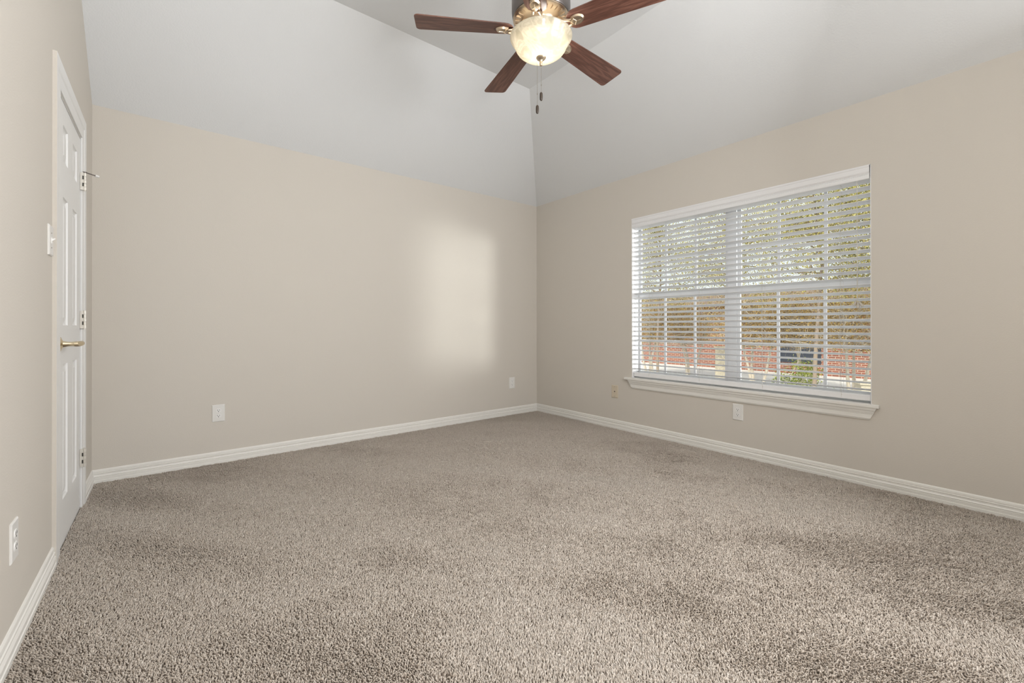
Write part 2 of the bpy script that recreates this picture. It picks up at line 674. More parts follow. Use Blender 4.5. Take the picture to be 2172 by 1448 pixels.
# painted reveal of the opening, stool and apron
mb = MB()
mb.box((0.0005, WY1 - 0.004, WZ0), (FX0, WY1 + 0.001, WZ1))
mb.box((0.0005, WY0 - 0.001, WZ0), (FX0, WY0 + 0.004, WZ1))
mb.box((0.0005, WY0, WZ1 - 0.004), (FX0, WY1, WZ1 + 0.001))
wpart(mb, 'window_reveal', M_BLIND)
mb = MB()
mb.prism([(-0.030, -3.195, 0.492), (-0.0005, -3.195, 0.492), (-0.0005, WY0 + 0.005, 0.492), (FX0 + 0.004, WY0 + 0.005, 0.492),
          (FX0 + 0.004, WY1 - 0.005, 0.492), (-0.0005, WY1 - 0.005, 0.492), (-0.0005, -1.286, 0.492), (-0.030, -1.286, 0.492)], (0, 0, 0.022))
wpart(mb, 'window_sill', M_TRIM, bevel=0.004)
AP = [(0, 0.414), (-0.008, 0.414), (-0.009, 0.419), (-0.012, 0.423), (-0.0115, 0.450), (-0.014, 0.452), (-0.0145, 0.456),
      (-0.017, 0.462), (-0.0185, 0.470), (-0.023, 0.478), (-0.024, 0.492), (0, 0.492)]
mb = MB()
a = [(x, -3.146 - (z - 0.414) * 0.46, z) for x, z in AP]
b = [(x, -1.362 + (z - 0.414) * 0.50, z) for x, z in AP]
mb.loft(a, b)
wpart(mb, 'apron', M_TRIM)

# ------------------------------------------------------------------ blind in the window
blind = tag(empty('window_blind', (0.04, CY, 1.93)), 'white wide-slat horizontal blind lowered over the double window', 'blind')
BY0, BY1 = WY0 + 0.007, WY1 - 0.007
VAL = [(0.014, 1.940), (0.0015, 1.940), (-0.0005, 1.944), (-0.0005, 1.962), (0.003, 1.965), (0.001, 1.968), (0.0035, 1.972), (0.001, 1.976),
       (-0.003, 1.984), (-0.004, 2.012), (-0.006, 2.016), (-0.006, 2.024), (0.014, 2.024)]
mb = MB()
mb.loft([(x, BY0 + 0.002, z) for x, z in VAL], [(x, BY1 + 0.004, z) for x, z in VAL])
sub(mb.build('valance', M_BLIND), blind)
mb = MB()
mb.box((0.018, BY0, 1.962), (0.072, BY1, 2.012))
sub(mb.build('headrail', M_BLIND), blind)
tilt = math.radians(17.5)
z = 0.5975
while z < 1.945:
    mb = MB()
    w2, t2 = 0.0252, 0.0014
    pr = []
    for k in range(7):
        s = -1 + 2 * k / 6
        pr.append((s * w2, t2 + 0.0012 * (1 - s * s)))
    for k in range(7):
        s = 1 - 2 * k / 6
        pr.append((s * w2, -t2 + 0.0012 * (1 - s * s)))
    zz = z + random.uniform(-0.0007, 0.0007)
    tt = tilt + random.uniform(-0.012, 0.012)
    pts = [(0.045 + px * math.cos(tt) + pz * math.sin(tt), zz - px * math.sin(tt) + pz * math.cos(tt)) for px, pz in pr]
    mb.loft([(px, BY0, pz) for px, pz in pts], [(px, BY1, pz) for px, pz in pts])
    sub(mb.build('slat', M_BLIND, smooth=True, angle=50), blind)
    z += 0.0446
mb = MB()
mb.box((0.020, BY0, 0.527), (0.070, BY1, 0.566))
sub(mb.build('bottom_rail', M_BLIND, bevel=0.005), blind)
for yc in (-1.5344, -2.0156, -2.5085, -2.9935):
    mb = MB()
    for xx in (0.0185, 0.0715):
        mb.tube([(xx, yc, 0.536), (xx, yc, 1.965)], 0.0007, 5)
    mb.tube([(0.045, yc + 0.012, 0.536), (0.045, yc + 0.012, 1.965)], 0.0008, 5)
    k = 0.5975
    while k < 1.945:
        mb.tube([(0.0185, yc, k + 0.0045), (0.0715, yc, k - 0.0105)], 0.0006, 4)
        k += 0.0446
    mb.tube([(0.019, yc - 0.004, 0.552), (0.0185, yc + 0.001, 0.560)], 0.0013, 5)
    sub(mb.build('ladder_cord', M_CORD), blind)
mb = MB()
for dy in (-0.003, 0.0, 0.003):
    mb.tube([(0.010, -3.082 + dy * 0.4, 1.966), (0.009, -3.082 + dy * 0.2, 1.6), (0.008, -3.083 + dy, 1.165)], 0.0010, 5)
cordo = sub(mb.build('pull_cord', M_CORD), blind)
for dy, dz, ry in ((0.012, 0.004, 0.35), (-0.003, -0.008, 0.0), (-0.018, -0.004, -0.55)):
    mb = MB()
    mw = Matrix.Translation((0.006, -3.083 + dy, 1.150 + dz)) @ Matrix.Rotation(ry, 4, 'X')
    mb.lathe([(0.0, 0.020), (0.004, 0.019), (0.0052, 0.010), (0.0085, -0.012), (0.0095, -0.018), (0.0, -0.020)], 14, mw=mw)
    sub(mb.build('tassel', M_TASSEL, smooth=True), cordo)

# ------------------------------------------------------------------ door in the left wall
LX = -W
door = tag(empty('door_1', (LX, DY1, 0.0)), 'white six panel door in the left wall with brass lever', kind='structure')
Y0, Y1, Z0, Z1 = -1.105, -0.472, -0.0105, 2.055
mb = MB()
TH = 0.035
xf = LX - 0.002                          # room-side face of the leaf
cols = ((-0.982, -0.853), (-0.717, -0.583))
rows = ((0.200, 0.832), (1.013, 1.615), (1.783, 1.952))
# face grid with panel holes
ysx = [Y0, -0.982, -0.853, -0.717, -0.583, Y1]
zsx = [Z0, 0.200, 0.832, 1.013, 1.615, 1.783, 1.952, Z1]
for i in range(5):
    for j in range(7):
        y0, y1, z0, z1 = ysx[i], ysx[i + 1], zsx[j], zsx[j + 1]
        if i in (1, 3) and j in (1, 3, 5):
            rings = []
            for ins, dep in ((0.0, 0.0), (0.004, 0.006), (0.012, 0.009), (0.018, 0.009), (0.040, 0.002), (0.043, 0.002)):
                rings.append([(xf - dep, y0 + ins, z0 + ins), (xf - dep, y1 - ins, z0 + ins), (xf - dep, y1 - ins, z1 - ins), (xf - dep, y0 + ins, z1 - ins)])
            for r_, s_ in zip(rings, rings[1:]):
                for k in range(4):
                    mb.add([r_[k], r_[(k + 1) % 4], s_[(k + 1) % 4], s_[k]], [(0, 1, 2, 3)])
            mb.add(rings[-1], [(0, 1, 2, 3)])
        else:
            mb.add([(xf, y0, z0), (xf, y1, z0), (xf, y1, z1), (xf, y0, z1)], [(0, 1, 2, 3)])
mb.add([(xf, Y0, Z0), (xf, Y1, Z0), (xf - TH, Y1, Z0), (xf - TH, Y0, Z0)], [(0, 1, 2, 3)])
mb.add([(xf, Y0, Z1), (xf, Y1, Z1), (xf - TH, Y1, Z1), (xf - TH, Y0, Z1)], [(0, 1, 2, 3)])
mb.add([(xf, Y0, Z0), (xf, Y0, Z1), (xf - TH, Y0, Z1), (xf - TH, Y0, Z0)], [(0, 1, 2, 3)])
mb.add([(xf, Y1, Z0), (xf, Y1, Z1), (xf - TH, Y1, Z1), (xf - TH, Y1, Z0)], [(0, 1, 2, 3)])
mb.add([(xf - TH, Y0, Z0), (xf - TH, Y1, Z0), (xf - TH, Y1, Z1), (xf - TH, Y0, Z1)], [(0, 1, 2, 3)])
sub(mb.build('door_leaf', M_DOOR), door)

# hinges
for hi, zc in enumerate((1.821, 1.046, 0.273)):
    mb = MB()
    kx, ky = LX + 0.0165, Y1 + 0.004
    segs = 5
    hh = 0.098
    for k in range(segs):
        za = zc - hh / 2 + hh * k / segs + 0.0006
        zb = zc - hh / 2 + hh * (k + 1) / segs - 0.0006
        mb.tube([(kx, ky, za), (kx, ky, zb)], 0.0082 if k % 2 == 0 else 0.0074, 12)
    mb.tube([(kx, ky, zc - hh / 2 - 0.004), (kx, ky, zc + hh / 2 + 0.004)], 0.0040, 10)
    mb.box((LX - 0.001, Y1 - 0.012, zc - hh / 2), (kx - 0.004, Y1 + 0.002, zc + hh / 2))
    mb.box((LX + 0.0065, Y1 + 0.004, zc - hh / 2), (kx - 0.002, Y1 + 0.008, zc + hh / 2))
    h = sub(mb.build('hinge', M_HINGE, smooth=True), door)
    mb = MB()
    for k in (1, 3):
        za = zc - hh / 2 + hh * k / segs
        mb.box((kx - 0.0080, Y1 - 0.0145, za), (kx - 0.0030, Y1 - 0.0110, za + hh / segs))
    sub(mb.build('hinge_gap', M_DARK), h)
    if hi == 0:
        zt = zc + hh / 2 + 0.004
        mb = MB()
        mb.tube([(kx, ky, zt - 0.002), (kx, ky, zt + 0.003)], 0.0085, 14)
        d = Vector((0.93, 0.36, 0)).normalized()
        p0 = Vector((kx, ky, zt + 0.001))
        mb.tube([p0, p0 + d * 0.045 + Vector((0, 0, -0.006))], 0.0030, 8)
        st = sub(mb.build('door_stop', M_HOUSING, smooth=True), h)
        mb2 = MB()
        mb2.tube([p0 + d * 0.044 + Vector((0, 0, -0.006)), p0 + d * 0.060 + Vector((0, 0, -0.008))], [0.0075, 0.0065], 12)
        st2 = mb2.build('rubber_bumper', M_RUBBER, smooth=True)
        sub(st2, h)

# lever handle
hy, hz = -1.075, 0.928
mb = MB()
mw = Matrix.Translation((xf, hy, hz)) @ Matrix.Rotation(PI / 2, 4, 'Y')
mb.lathe([(0.0, 0.0), (0.0355, 0.0), (0.0355, 0.003), (0.031, 0.006), (0.020, 0.010), (0.014, 0.014), (0.0125, 0.020), (0.0105, 0.030), (0.0105, 0.050), (0.0, 0.050)], 32, mw=mw)
hd = sub(mb.build('door_handle', M_BRASS, smooth=True), door)
mb = MB()
xl = xf + 0.055
mb.tube([(xl - 0.012, hy, hz), (xl, hy, hz), (xl + 0.010, hy + 0.018, hz), (xl + 0.012, hy + 0.05, hz + 0.001), (xl + 0.009, hy + 0.080, hz + 0.001), (xl + 0.005, hy + 0.102, hz)],
        [0.0105, 0.0120, 0.0120, 0.0116, 0.0112, 0.0100], 16)
mb.tube([(xl + 0.005, hy + 0.100, hz), (xl - 0.003, hy + 0.108, hz)], [0.0086, 0.0074], 14)
sub(mb.build('lever', M_BRASS, smooth=True), hd)

# jamb and casing
mb = MB()
JX = 0.118
mb.box((LX - JX, DY0, 0), (LX - 0.0005, DY0 + 0.004, DZ))
mb.box((LX - JX, DY1 - 0.004, 0), (LX - 0.0005, DY1, DZ))
mb.box((LX - JX, DY0, DZ - 0.004), (LX - 0.0005, DY1, DZ))
mb.box((LX - 0.052, DY0, 0), (LX - 0.040, DY0 + 0.03, DZ))
mb.box((LX - 0.052, DY1 - 0.03, 0), (LX - 0.040, DY1, DZ))
mb.box((LX - 0.052, DY0, DZ - 0.03), (LX - 0.040, DY1, DZ))
mb.box((LX - JX - 0.02, DY0, -0.01), (LX - JX, DY1, DZ))
tag(mb.build('trim_1', M_DOOR), 'white door jamb', kind='structure')
# casing: profile across its width (0 = inner edge, 1 = outer edge), height off the wall
CP = [(0.0, 0.0), (0.0, 0.006), (0.05, 0.0075), (0.10, 0.0070), (0.45, 0.0085), (0.52, 0.0075), (0.60, 0.0110), (0.92, 0.0140), (1.0, 0.0138), (1.0, 0.0)]
mb = MB()
iy0, iy1, iz = -1.105, -0.468, 2.066
oy0, oy1, oz = -1.236, -0.385, 2.176


def cring(c):
    return [Vector((LX + h, *c(w))) for w, h in CP]


r0 = cring(lambda w: (iy1 + (oy1 - iy1) * w, -0.011))
r1 = cring(lambda w: (iy1 + (oy1 - iy1) * w, iz + (oz - iz) * w))
r2_ = cring(lambda w: (iy0 + (oy0 - iy0) * w, iz + (oz - iz) * w))
r3 = cring(lambda w: (iy0 + (oy0 - iy0) * w, -0.011))
mb.loft(r0, r1)
mb.loft(r1, r2_)
mb.loft(r2_, r3)
# the near outer edge takes the wall paint material
no = len(CP)
for f in range(len(mb.f)):
    vs = [Vector(mb.v[i]) for i in mb.f[f]]
    if all(abs(p.y - oy0) < 1e-5 for p in vs):
        mb.mi[f] = 1
tag(mb.build('trim_2', [M_DOOR, M_WALL]), 'white door casing on the left wall', kind='structure')

# ------------------------------------------------------------------ wall plates (built facing -Y, on a wall at y = 0)
PW, PH_, PT = 0.0395, 0.0625, 0.0055


def plate_mesh(t=PT):
    mb = MB()
    b = 0.004
    a = [(-PW, 0, -PH_), (PW, 0, -PH_), (PW, 0, PH_), (-PW, 0, PH_)]
    c = [(-PW, -t * 0.5, -PH_), (PW, -t * 0.5, -PH_), (PW, -t * 0.5, PH_), (-PW, -t * 0.5, PH_)]
    d = [(-PW + b, -t, -PH_ + b), (PW - b, -t, -PH_ + b), (PW - b, -t, PH_ - b), (-PW + b, -t, PH_ - b)]
    for p, q in ((a, c), (c, d)):
        for k in range(4):
            mb.add([p[k], p[(k + 1) % 4], q[(k + 1) % 4], q[k]], [(0, 1, 2, 3)])
    mb.add(d, [(0, 1, 2, 3)])
    mb.add(a, [(3, 2, 1, 0)])
    return mb


def screw_bm(x, z, y=-PT):
    mb = MB()
    mw = Matrix.Translation((x, y, z)) @ Matrix.Rotation(PI / 2, 4, 'X')
    mb.lathe([(0.0, 0.0012), (0.002, 0.0010), (0.0032, 0.0)], 12, mw=mw)
    return mb


def make_outlet(label):
    t = tag(empty('power_outlet', (0, 0, 0)), label, 'outlet', 'duplex outlets around the room')
    plate_mesh().build('cover_plate', M_PLATE, t)
    screw_bm(0, 0).build('screw', M_PLATE, t, smooth=True)
    for s in (-1, 1):
        mb = MB()
        zc = s * 0.0195
        pts = []
        for k in range(28):
            a = 2 * PI * k / 28
            pts.append((0.0172 * math.cos(a), max(-0.0142, min(0.0142, 0.0172 * math.sin(a)))))
        mb.loft([(px, -PT + 0.0005, zc + pz) for px, pz in pts], [(px * 0.97, -PT - 0.0022, zc + pz * 0.97) for px, pz in pts])
        r = mb.build('receptacle', M_RECEPT, t)
        sl = MB()
        y0, y1 = -PT - 0.0026, -PT - 0.0015
        sl.box((-0.0077, y0, zc - 0.0010), (-0.0053, y1, zc + 0.0085))
        sl.box((0.0053, y0, zc - 0.0002), (0.0077, y1, zc + 0.0077))
        mw = Matrix.Translation((0, y1, zc - 0.0068)) @ Matrix.Rotation(PI / 2, 4, 'X')
        sl.lathe([(0.0, 0.0011), (0.0029, 0.0011), (0.0029, 0.0)], 12, mw=mw)
        o = sl.build('slot', M_DARK, r)
    return t


o1 = make_outlet('white duplex outlet on the back wall, nearest the door')
o1.location = (-3.1706, 0, 0.3635)
dup(o1, (-0.3815, 0, 0.3560), 0, 'white duplex outlet on the back wall, close to the far corner')
dup(o1, (0, -2.3390, 0.3365), -PI / 2, 'white duplex outlet on the right wall under the window sill')
dup(o1, (-W, -1.8255, 0.3360), PI / 2, 'white duplex outlet low on the left wall, before the door')

cp = tag(empty('cable_plate', (0, -1.1585, 0.3585), -PI / 2), 'small almond cable jack plate on the right wall, left of the window', 'wall plate')
plate_mesh().build('cover_plate', M_BEIGE, cp)
for s in (-1, 1):
    screw_bm(0, s * 0.046).build('screw', M_CHAIN, cp, smooth=True)
mb = MB()
mb.lathe([(0.0, 0.0012), (0.0055, 0.0012), (0.0062, 0.0)], 16, mw=Matrix.Translation((0, -PT, 0)) @ Matrix.Rotation(PI / 2, 4, 'X'))
mb.build('jack', M_DARK, cp)

sw = tag(empty('light_switch', (-W, -1.290, 1.363), PI / 2), 'white toggle light switch beside the door casing on the left wall', 'switch')
plate_mesh(0.006).build('cover_plate', M_PLATE, sw)
mb = MB()
mb.box((-0.005, -0.0075, -0.012), (0.005, -0.006, 0.012))
mb.loft([(-0.0035, -0.0065, -0.004), (0.0035, -0.0065, -0.004), (0.0035, -0.0065, 0.006), (-0.0035, -0.0065, 0.006)],
        [(-0.003, -0.017, 0.005), (0.003, -0.017, 0.005), (0.003, -0.016, 0.010), (-0.003, -0.016, 0.010)])
mb.build('toggle', M_RECEPT, sw)
for s in (-1, 1):
    screw_bm(0, s * 0.030, -0.006).build('screw', M_CHAIN, sw, smooth=True)

# ------------------------------------------------------------------ ceiling fan
FXY = Vector((-1.892, -2.145, 0))
ZB = 2.600
fan = tag(empty('ceiling_fan', (FXY.x, FXY.y, TOP)), 'five blade ceiling fan with walnut blades and lit glass bowl', 'ceiling fan')


def fpart(mb, name, m, **kw):
    o = mb.build(name, m, None, **kw)
    o.parent = fan
    o.location = (0, 0, -TOP)
    return o


mb = MB()
mb.lathe([(0.0, TOP), (0.068, TOP), (0.068, TOP - 0.02), (0.055, TOP - 0.055), (0.022, TOP - 0.075), (0.0, TOP - 0.075)], 40)
fpart(mb, 'canopy', M_HOUSING, smooth=True)
mb = MB()
mb.tube([(0, 0, 2.84), (0, 0, TOP - 0.06)], 0.0125, 16)
fpart(mb, 'downrod', M_HOUSING, smooth=True)
mb = MB()
mb.lathe([(0.0, 2.86), (0.03, 2.86), (0.05, 2.845), (0.110, 2.835), (0.145, 2.815), (0.158, 2.78), (0.158, 2.70), (0.153, 2.672), (0.150, 2.668), (0.0, 2.668)], 64)
mh = fpart(mb, 'motor_housing', M_HOUSING, smooth=True)
mb = MB()
mb.lathe([(0.0, 2.667), (0.149, 2.667), (0.151, 2.661), (0.146, 2.656), (0.120, 2.651), (0.092, 2.640), (0.085, 2.628), (0.0, 2.628)], 64)
bp = fpart(mb, 'bottom_plate', M_NICKEL, smooth=True)
mb = MB()
for k in range(30):
    a = 2 * PI * k / 30 + 0.05
    mw = Matrix.Rotation(a, 4, 'Z')
    mb.box((0.106, -0.0022, 2.6475), (0.140, 0.0022, 2.6580), mw=mw @ Matrix.Translation((0, 0, 0)))
fpart(mb, 'vent_ribs', M_NICKEL, bevel=0.001)
mb = MB()
mb.lathe([(0.0, 2.630), (0.060, 2.630), (0.066, 2.615), (0.066, 2.590), (0.085, 2.580), (0.090, 2.568), (0.0, 2.568)], 48)
fpart(mb, 'light_fitter', M_NICKEL, smooth=True)

PHASE = 2.583
for k in range(5):
    ang = PHASE + k * 2 * PI / 5
    # blade: local x outwards, y across, built flat and pitched
    pitch = math.radians(-11)
    ba = bpy.data.objects.new('fan_blade', None)
    mb = MB()
    r0_, r1_, w0, w1, cr = 0.150, 0.668, 0.058, 0.078, 0.022
    out = []
    for i in range(9):                   # rounded root
        a = PI / 2 + PI * i / 8
        out.append((r0_ + 0.050 + 0.050 * math.cos(a), w0 * math.sin(a)))
    for i in range(5):
        a = -PI / 2 + PI / 2 * i / 4
        out.append((r1_ - cr + cr * math.cos(a), -w1 + cr + cr * math.sin(a)))
    for i in range(5):
        a = PI / 2 * i / 4
        out.append((r1_ - cr + cr * math.cos(a), w1 - cr + cr * math.sin(a)))
    mb.loft([(px, py, -0.003) for px, py in out], [(px, py, 0.003) for px, py in out])
    b = mb.build('blade', M_WOOD, None, bevel=0.0015)
    b.parent = fan
    b.matrix_local = Matrix.Translation((0, 0, ZB - TOP)) @ Matrix.Rotation(ang, 4, 'Z') @ Matrix.Rotation(pitch, 4, 'X')
    # iron under the blade root
    mb = MB()
    med = []
    for i in range(24):
        a = 2 * PI * i / 24
        med.append((0.205 + 0.040 * math.cos(a), 0.030 * math.sin(a)))
    mb.loft([(px, py, -0.0045) for px, py in med], [(0.205 + (px - 0.205) * 0.86, py * 0.86, -0.014) for px, py in med])
    mb.loft([(0.205 + (px - 0.205) * 0.80, py * 0.80, -0.0135) for px, py in med], [(0.205 + (px - 0.205) * 0.55, py * 0.55, -0.017) for px, py in med])
    for s in (-1, 1):
        mb.tube([(0.178, s * 0.013, -0.012), (0.150, s * 0.020, -0.010), (0.125, s * 0.019, 0.010), (0.105, s * 0.009, 0.036), (0.096, s * 0.004, 0.050)], [0.009, 0.008, 0.0075, 0.007, 0.007], 10)
    mb.tube([(0.205, 0, -0.016), (0.228, 0, -0.0175)], 0.003, 8)
    mb.tube([(0.205, 0, -0.016), (0.192, 0.018, -0.0165)], 0.003, 8)
    mb.tube([(0.205, 0, -0.016), (0.192, -0.018, -0.0165)], 0.003, 8)
    ir = mb.build('blade_iron', M_NICKEL, None, smooth=True)
    ir.parent = b

# glass bowl (open at the top), finial, bulb, pull chains
ZR = 2.568
bowl = [(0.1655, 0.0), (0.1675, -0.002), (0.1665, -0.006), (0.1600, -0.016), (0.1500, -0.030), (0.1435, -0.040), (0.1415, -0.046), (0.1360, -0.060),
        (0.1240, -0.076), (0.1060, -0.090), (0.0820, -0.101), (0.0520, -0.108), (0.0200, -0.111), (0.004, -0.1115)]
inner = [(max(r - 0.004, 0.003), z + 0.0035) for r, z in bowl[2:]]
prof = [(r, ZR + z) for r, z in bowl] + [(r, ZR + z) for r, z in reversed(inner)] + [(0.1615, ZR - 0.001)]
mb = MB()
mb.lathe(prof, 72, close=True)
fpart(mb, 'light_bowl', M_BOWL, smooth=True)
mb = MB()
mb.lathe([(r, z + 0.009) for r, z in [(0.0, 2.455), (0.0255, 2.452), (0.0265, 2.447), (0.022, 2.440), (0.013, 2.435), (0.008, 2.429), (0.0075, 2.420), (0.0085, 2.418),
          (0.0075, 2.415), (0.0080, 2.411), (0.0066, 2.409), (0.0066, 2.404), (0.0, 2.400)]], 28)
fpart(mb, 'finial', M_NICKEL, smooth=True)
mb = MB()
mb.lathe([(0.0, -0.020), (0.010, -0.017), (0.018, -0.006), (0.019, 0.002), (0.015, 0.012), (0.010, 0.024), (0.010, 0.034), (0.0, 0.034)], 24, mw=Matrix.Translation((0, 0, 2.560)))
fpart(mb, 'light_bulb', M_BULB, smooth=True)


def chain(dx, dy, ztop, zend, flen):
    mb = MB()
    z_ = ztop
    while z_ > zend + flen:
        mb.lathe([(0.0, -0.0012), (0.0011, 0.0), (0.0, 0.0012)], 6, mw=Matrix.Translation((dx, dy, z_)))
        z_ -= 0.0029
    mb.tube([(dx, dy, ztop), (dx, dy, zend + flen)], 0.0004, 4)
    zc = zend + flen + 0.20 * (ztop - zend)
    mb.tube([(dx, dy, zc), (dx, dy, zc + 0.008)], 0.0018, 6)
    c = fpart(mb, 'pull_chain', M_CHAIN)
    f = MB()
    h = flen
    f.lathe([(0.0, zend + h), (0.004, zend + h), (0.0078, zend + h * 0.86), (0.0085, zend + h * 0.5), (0.0078, zend + h * 0.12), (0.005, zend), (0.0, zend)], 16, mw=Matrix.Translation((dx, dy, 0)))
    fo = f.build('pull_fob', M_FOB, None, smooth=True)
    fo.parent = c
    return c


vr = Vector((math.cos(YAW), -math.sin(YAW), 0))
chain(*(vr * -0.0200).xy, 2.440, 2.156, 0.044)
chain(*(vr * 0.0010).xy, 2.402, 2.226, 0.044)
bl_ = lamp('fan_bulb_light', 'POINT', (0, 0, 0), 3.3, (1, 0.96, 0.90), shadow_soft_size=0.02)
bl_.parent = fan
bl_.location = (0, 0, 2.514 - TOP)

# ------------------------------------------------------------------ outside the window
GZ = -0.90


def brick_material():
    m = bpy.data.materials.new('brick')
    m.use_nodes = True
    nt = m.node_tree
    b = nt.nodes['Principled BSDF']
    tc = nt.nodes.new('ShaderNodeTexCoord')
    mp = nt.nodes.new('ShaderNodeMapping')
    mp.inputs['Rotation'].default_value = (PI / 2, 0, PI / 2)
    br = nt.nodes.new('ShaderNodeTexBrick')
    br.inputs['Color1'].default_value = (0.30, 0.095, 0.055, 1)
    br.inputs['Color2'].default_value = (0.20, 0.07, 0.048, 1)
    br.inputs['Mortar'].default_value = (0.50, 0.42, 0.34, 1)
    br.inputs['Scale'].default_value = 1.0
    br.inputs['Brick Width'].default_value = 0.22
    br.inputs['Row Height'].default_value = 0.075
    br.inputs['Mortar Size'].default_value = 0.008
    sep = nt.nodes.new('ShaderNodeSeparateXYZ')
    cmb = nt.nodes.new('ShaderNodeCombineXYZ')
    nt.links.new(tc.outputs['Object'], sep.inputs[0])
    nt.links.new(sep.outputs['Y'], cmb.inputs['X'])
    nt.links.new(sep.outputs['Z'], cmb.inputs['Y'])
    nt.links.new(cmb.outputs[0], br.inputs['Vector'])
    nt.links.new(br.outputs['Color'], b.inputs['Base Color'])
    b.inputs['Roughness'].default_value = 0.9
    return m


M_BRICK = brick_material()
M_ROOF = mat('roof_shingle', (0.20, 0.14, 0.10), 0.9, bump=(40, 0.4, 0.02))
M_CONC = mat('concrete', (0.62, 0.60, 0.57), 0.9, bump=(30, 0.2, 0.01))
M_BARK = mat('pale_bark', (0.56, 0.49, 0.40), 0.9, bump=(45, 0.6, 0.01))
M_BROWN = mat('brown_bark', (0.30, 0.23, 0.17), 0.9, bump=(45, 0.6, 0.01))
M_STONE = mat('pale_stone', (0.50, 0.44, 0.34), 0.9, bump=(25, 0.8, 0.02))
M_SLATE = mat('dark_glass', (0.035, 0.042, 0.06), 0.25)
LEAF_OLIVE = tone_material('olive_leaf', 'tone', [(0.0, (0.07, 0.08, 0.03)), (0.35, (0.32, 0.29, 0.07)), (0.7, (0.66, 0.56, 0.16)), (1.0, (0.82, 0.75, 0.36))], 0.6, 0.3, 0.4)
LEAF_GOLD = tone_material('golden_leaf', 'tone', [(0.0, (0.09, 0.06, 0.03)), (0.35, (0.40, 0.25, 0.07)), (0.7, (0.70, 0.47, 0.12)), (1.0, (0.84, 0.66, 0.30))], 0.6, 0.3, 0.4)
LEAF_GREEN = tone_material('bright_green_leaf', 'tone', [(0.0, (0.06, 0.09, 0.015)), (0.4, (0.20, 0.26, 0.03)), (0.8, (0.42, 0.45, 0.07)), (1.0, (0.6, 0.6, 0.2))], 0.6, 0.3, 0.4)

mb = MB()
mb.box((0.2, -40, GZ - 0.2), (60, 50, GZ))
tag(mb.build('ground', M_CONC), 'pale concrete ground outside', kind='structure')


def leaves(name, m, parent, centers, size, seed):
    """one mesh of small folded leaves at the given points"""
    r = np.random.default_rng(seed)
    n = len(centers)
    nrm = r.normal(size=(n, 3))
    nrm /= np.linalg.norm(nrm, axis=1)[:, None]
    ref = np.where(np.abs(nrm[:, 2:3]) < 0.9, np.array([[0, 0, 1.0]]), np.array([[1.0, 0, 0]]))
    a = np.cross(nrm, ref)
    a /= np.linalg.norm(a, axis=1)[:, None]
    b = np.cross(nrm, a)
    th = r.uniform(0, 2 * PI, n)[:, None]
    a, b = a * np.cos(th) + b * np.sin(th), b * np.cos(th) - a * np.sin(th)
    ln = (size * r.uniform(0.6, 1.4, n))[:, None]
    P = np.stack([centers - a * ln, centers - b * ln * 0.42 + nrm * ln * 0.18, centers + a * ln, centers + b * ln * 0.42 + nrm * ln * 0.18], 1)
    V = P.reshape(-1, 3)
    i = np.arange(n) * 4
    F = np.concatenate([np.stack([i, i + 1, i + 2], 1), np.stack([i, i + 2, i + 3], 1)])
    me = bpy.data.meshes.new(name)
    me.vertices.add(len(V))
    me.vertices.foreach_set('co', V.astype(np.float32).ravel())
    me.loops.add(F.size)
    me.loops.foreach_set('vertex_index', F.astype(np.int32).ravel())
    me.polygons.add(len(F))
    me.polygons.foreach_set('loop_start', np.arange(0, F.size, 3, dtype=np.int32))
    at = me.attributes.new('tone', 'FLOAT', 'POINT')
    at.data.foreach_set('value', np.repeat(np.clip(r.normal(0.5, 0.28, n), 0, 1), 4).astype(np.float32))
    me.materials.append(m)
    me.update(calc_edges=True)
    o = bpy.data.objects.new(name, me)
    COL.objects.link(o)
    o.parent = parent
    return o


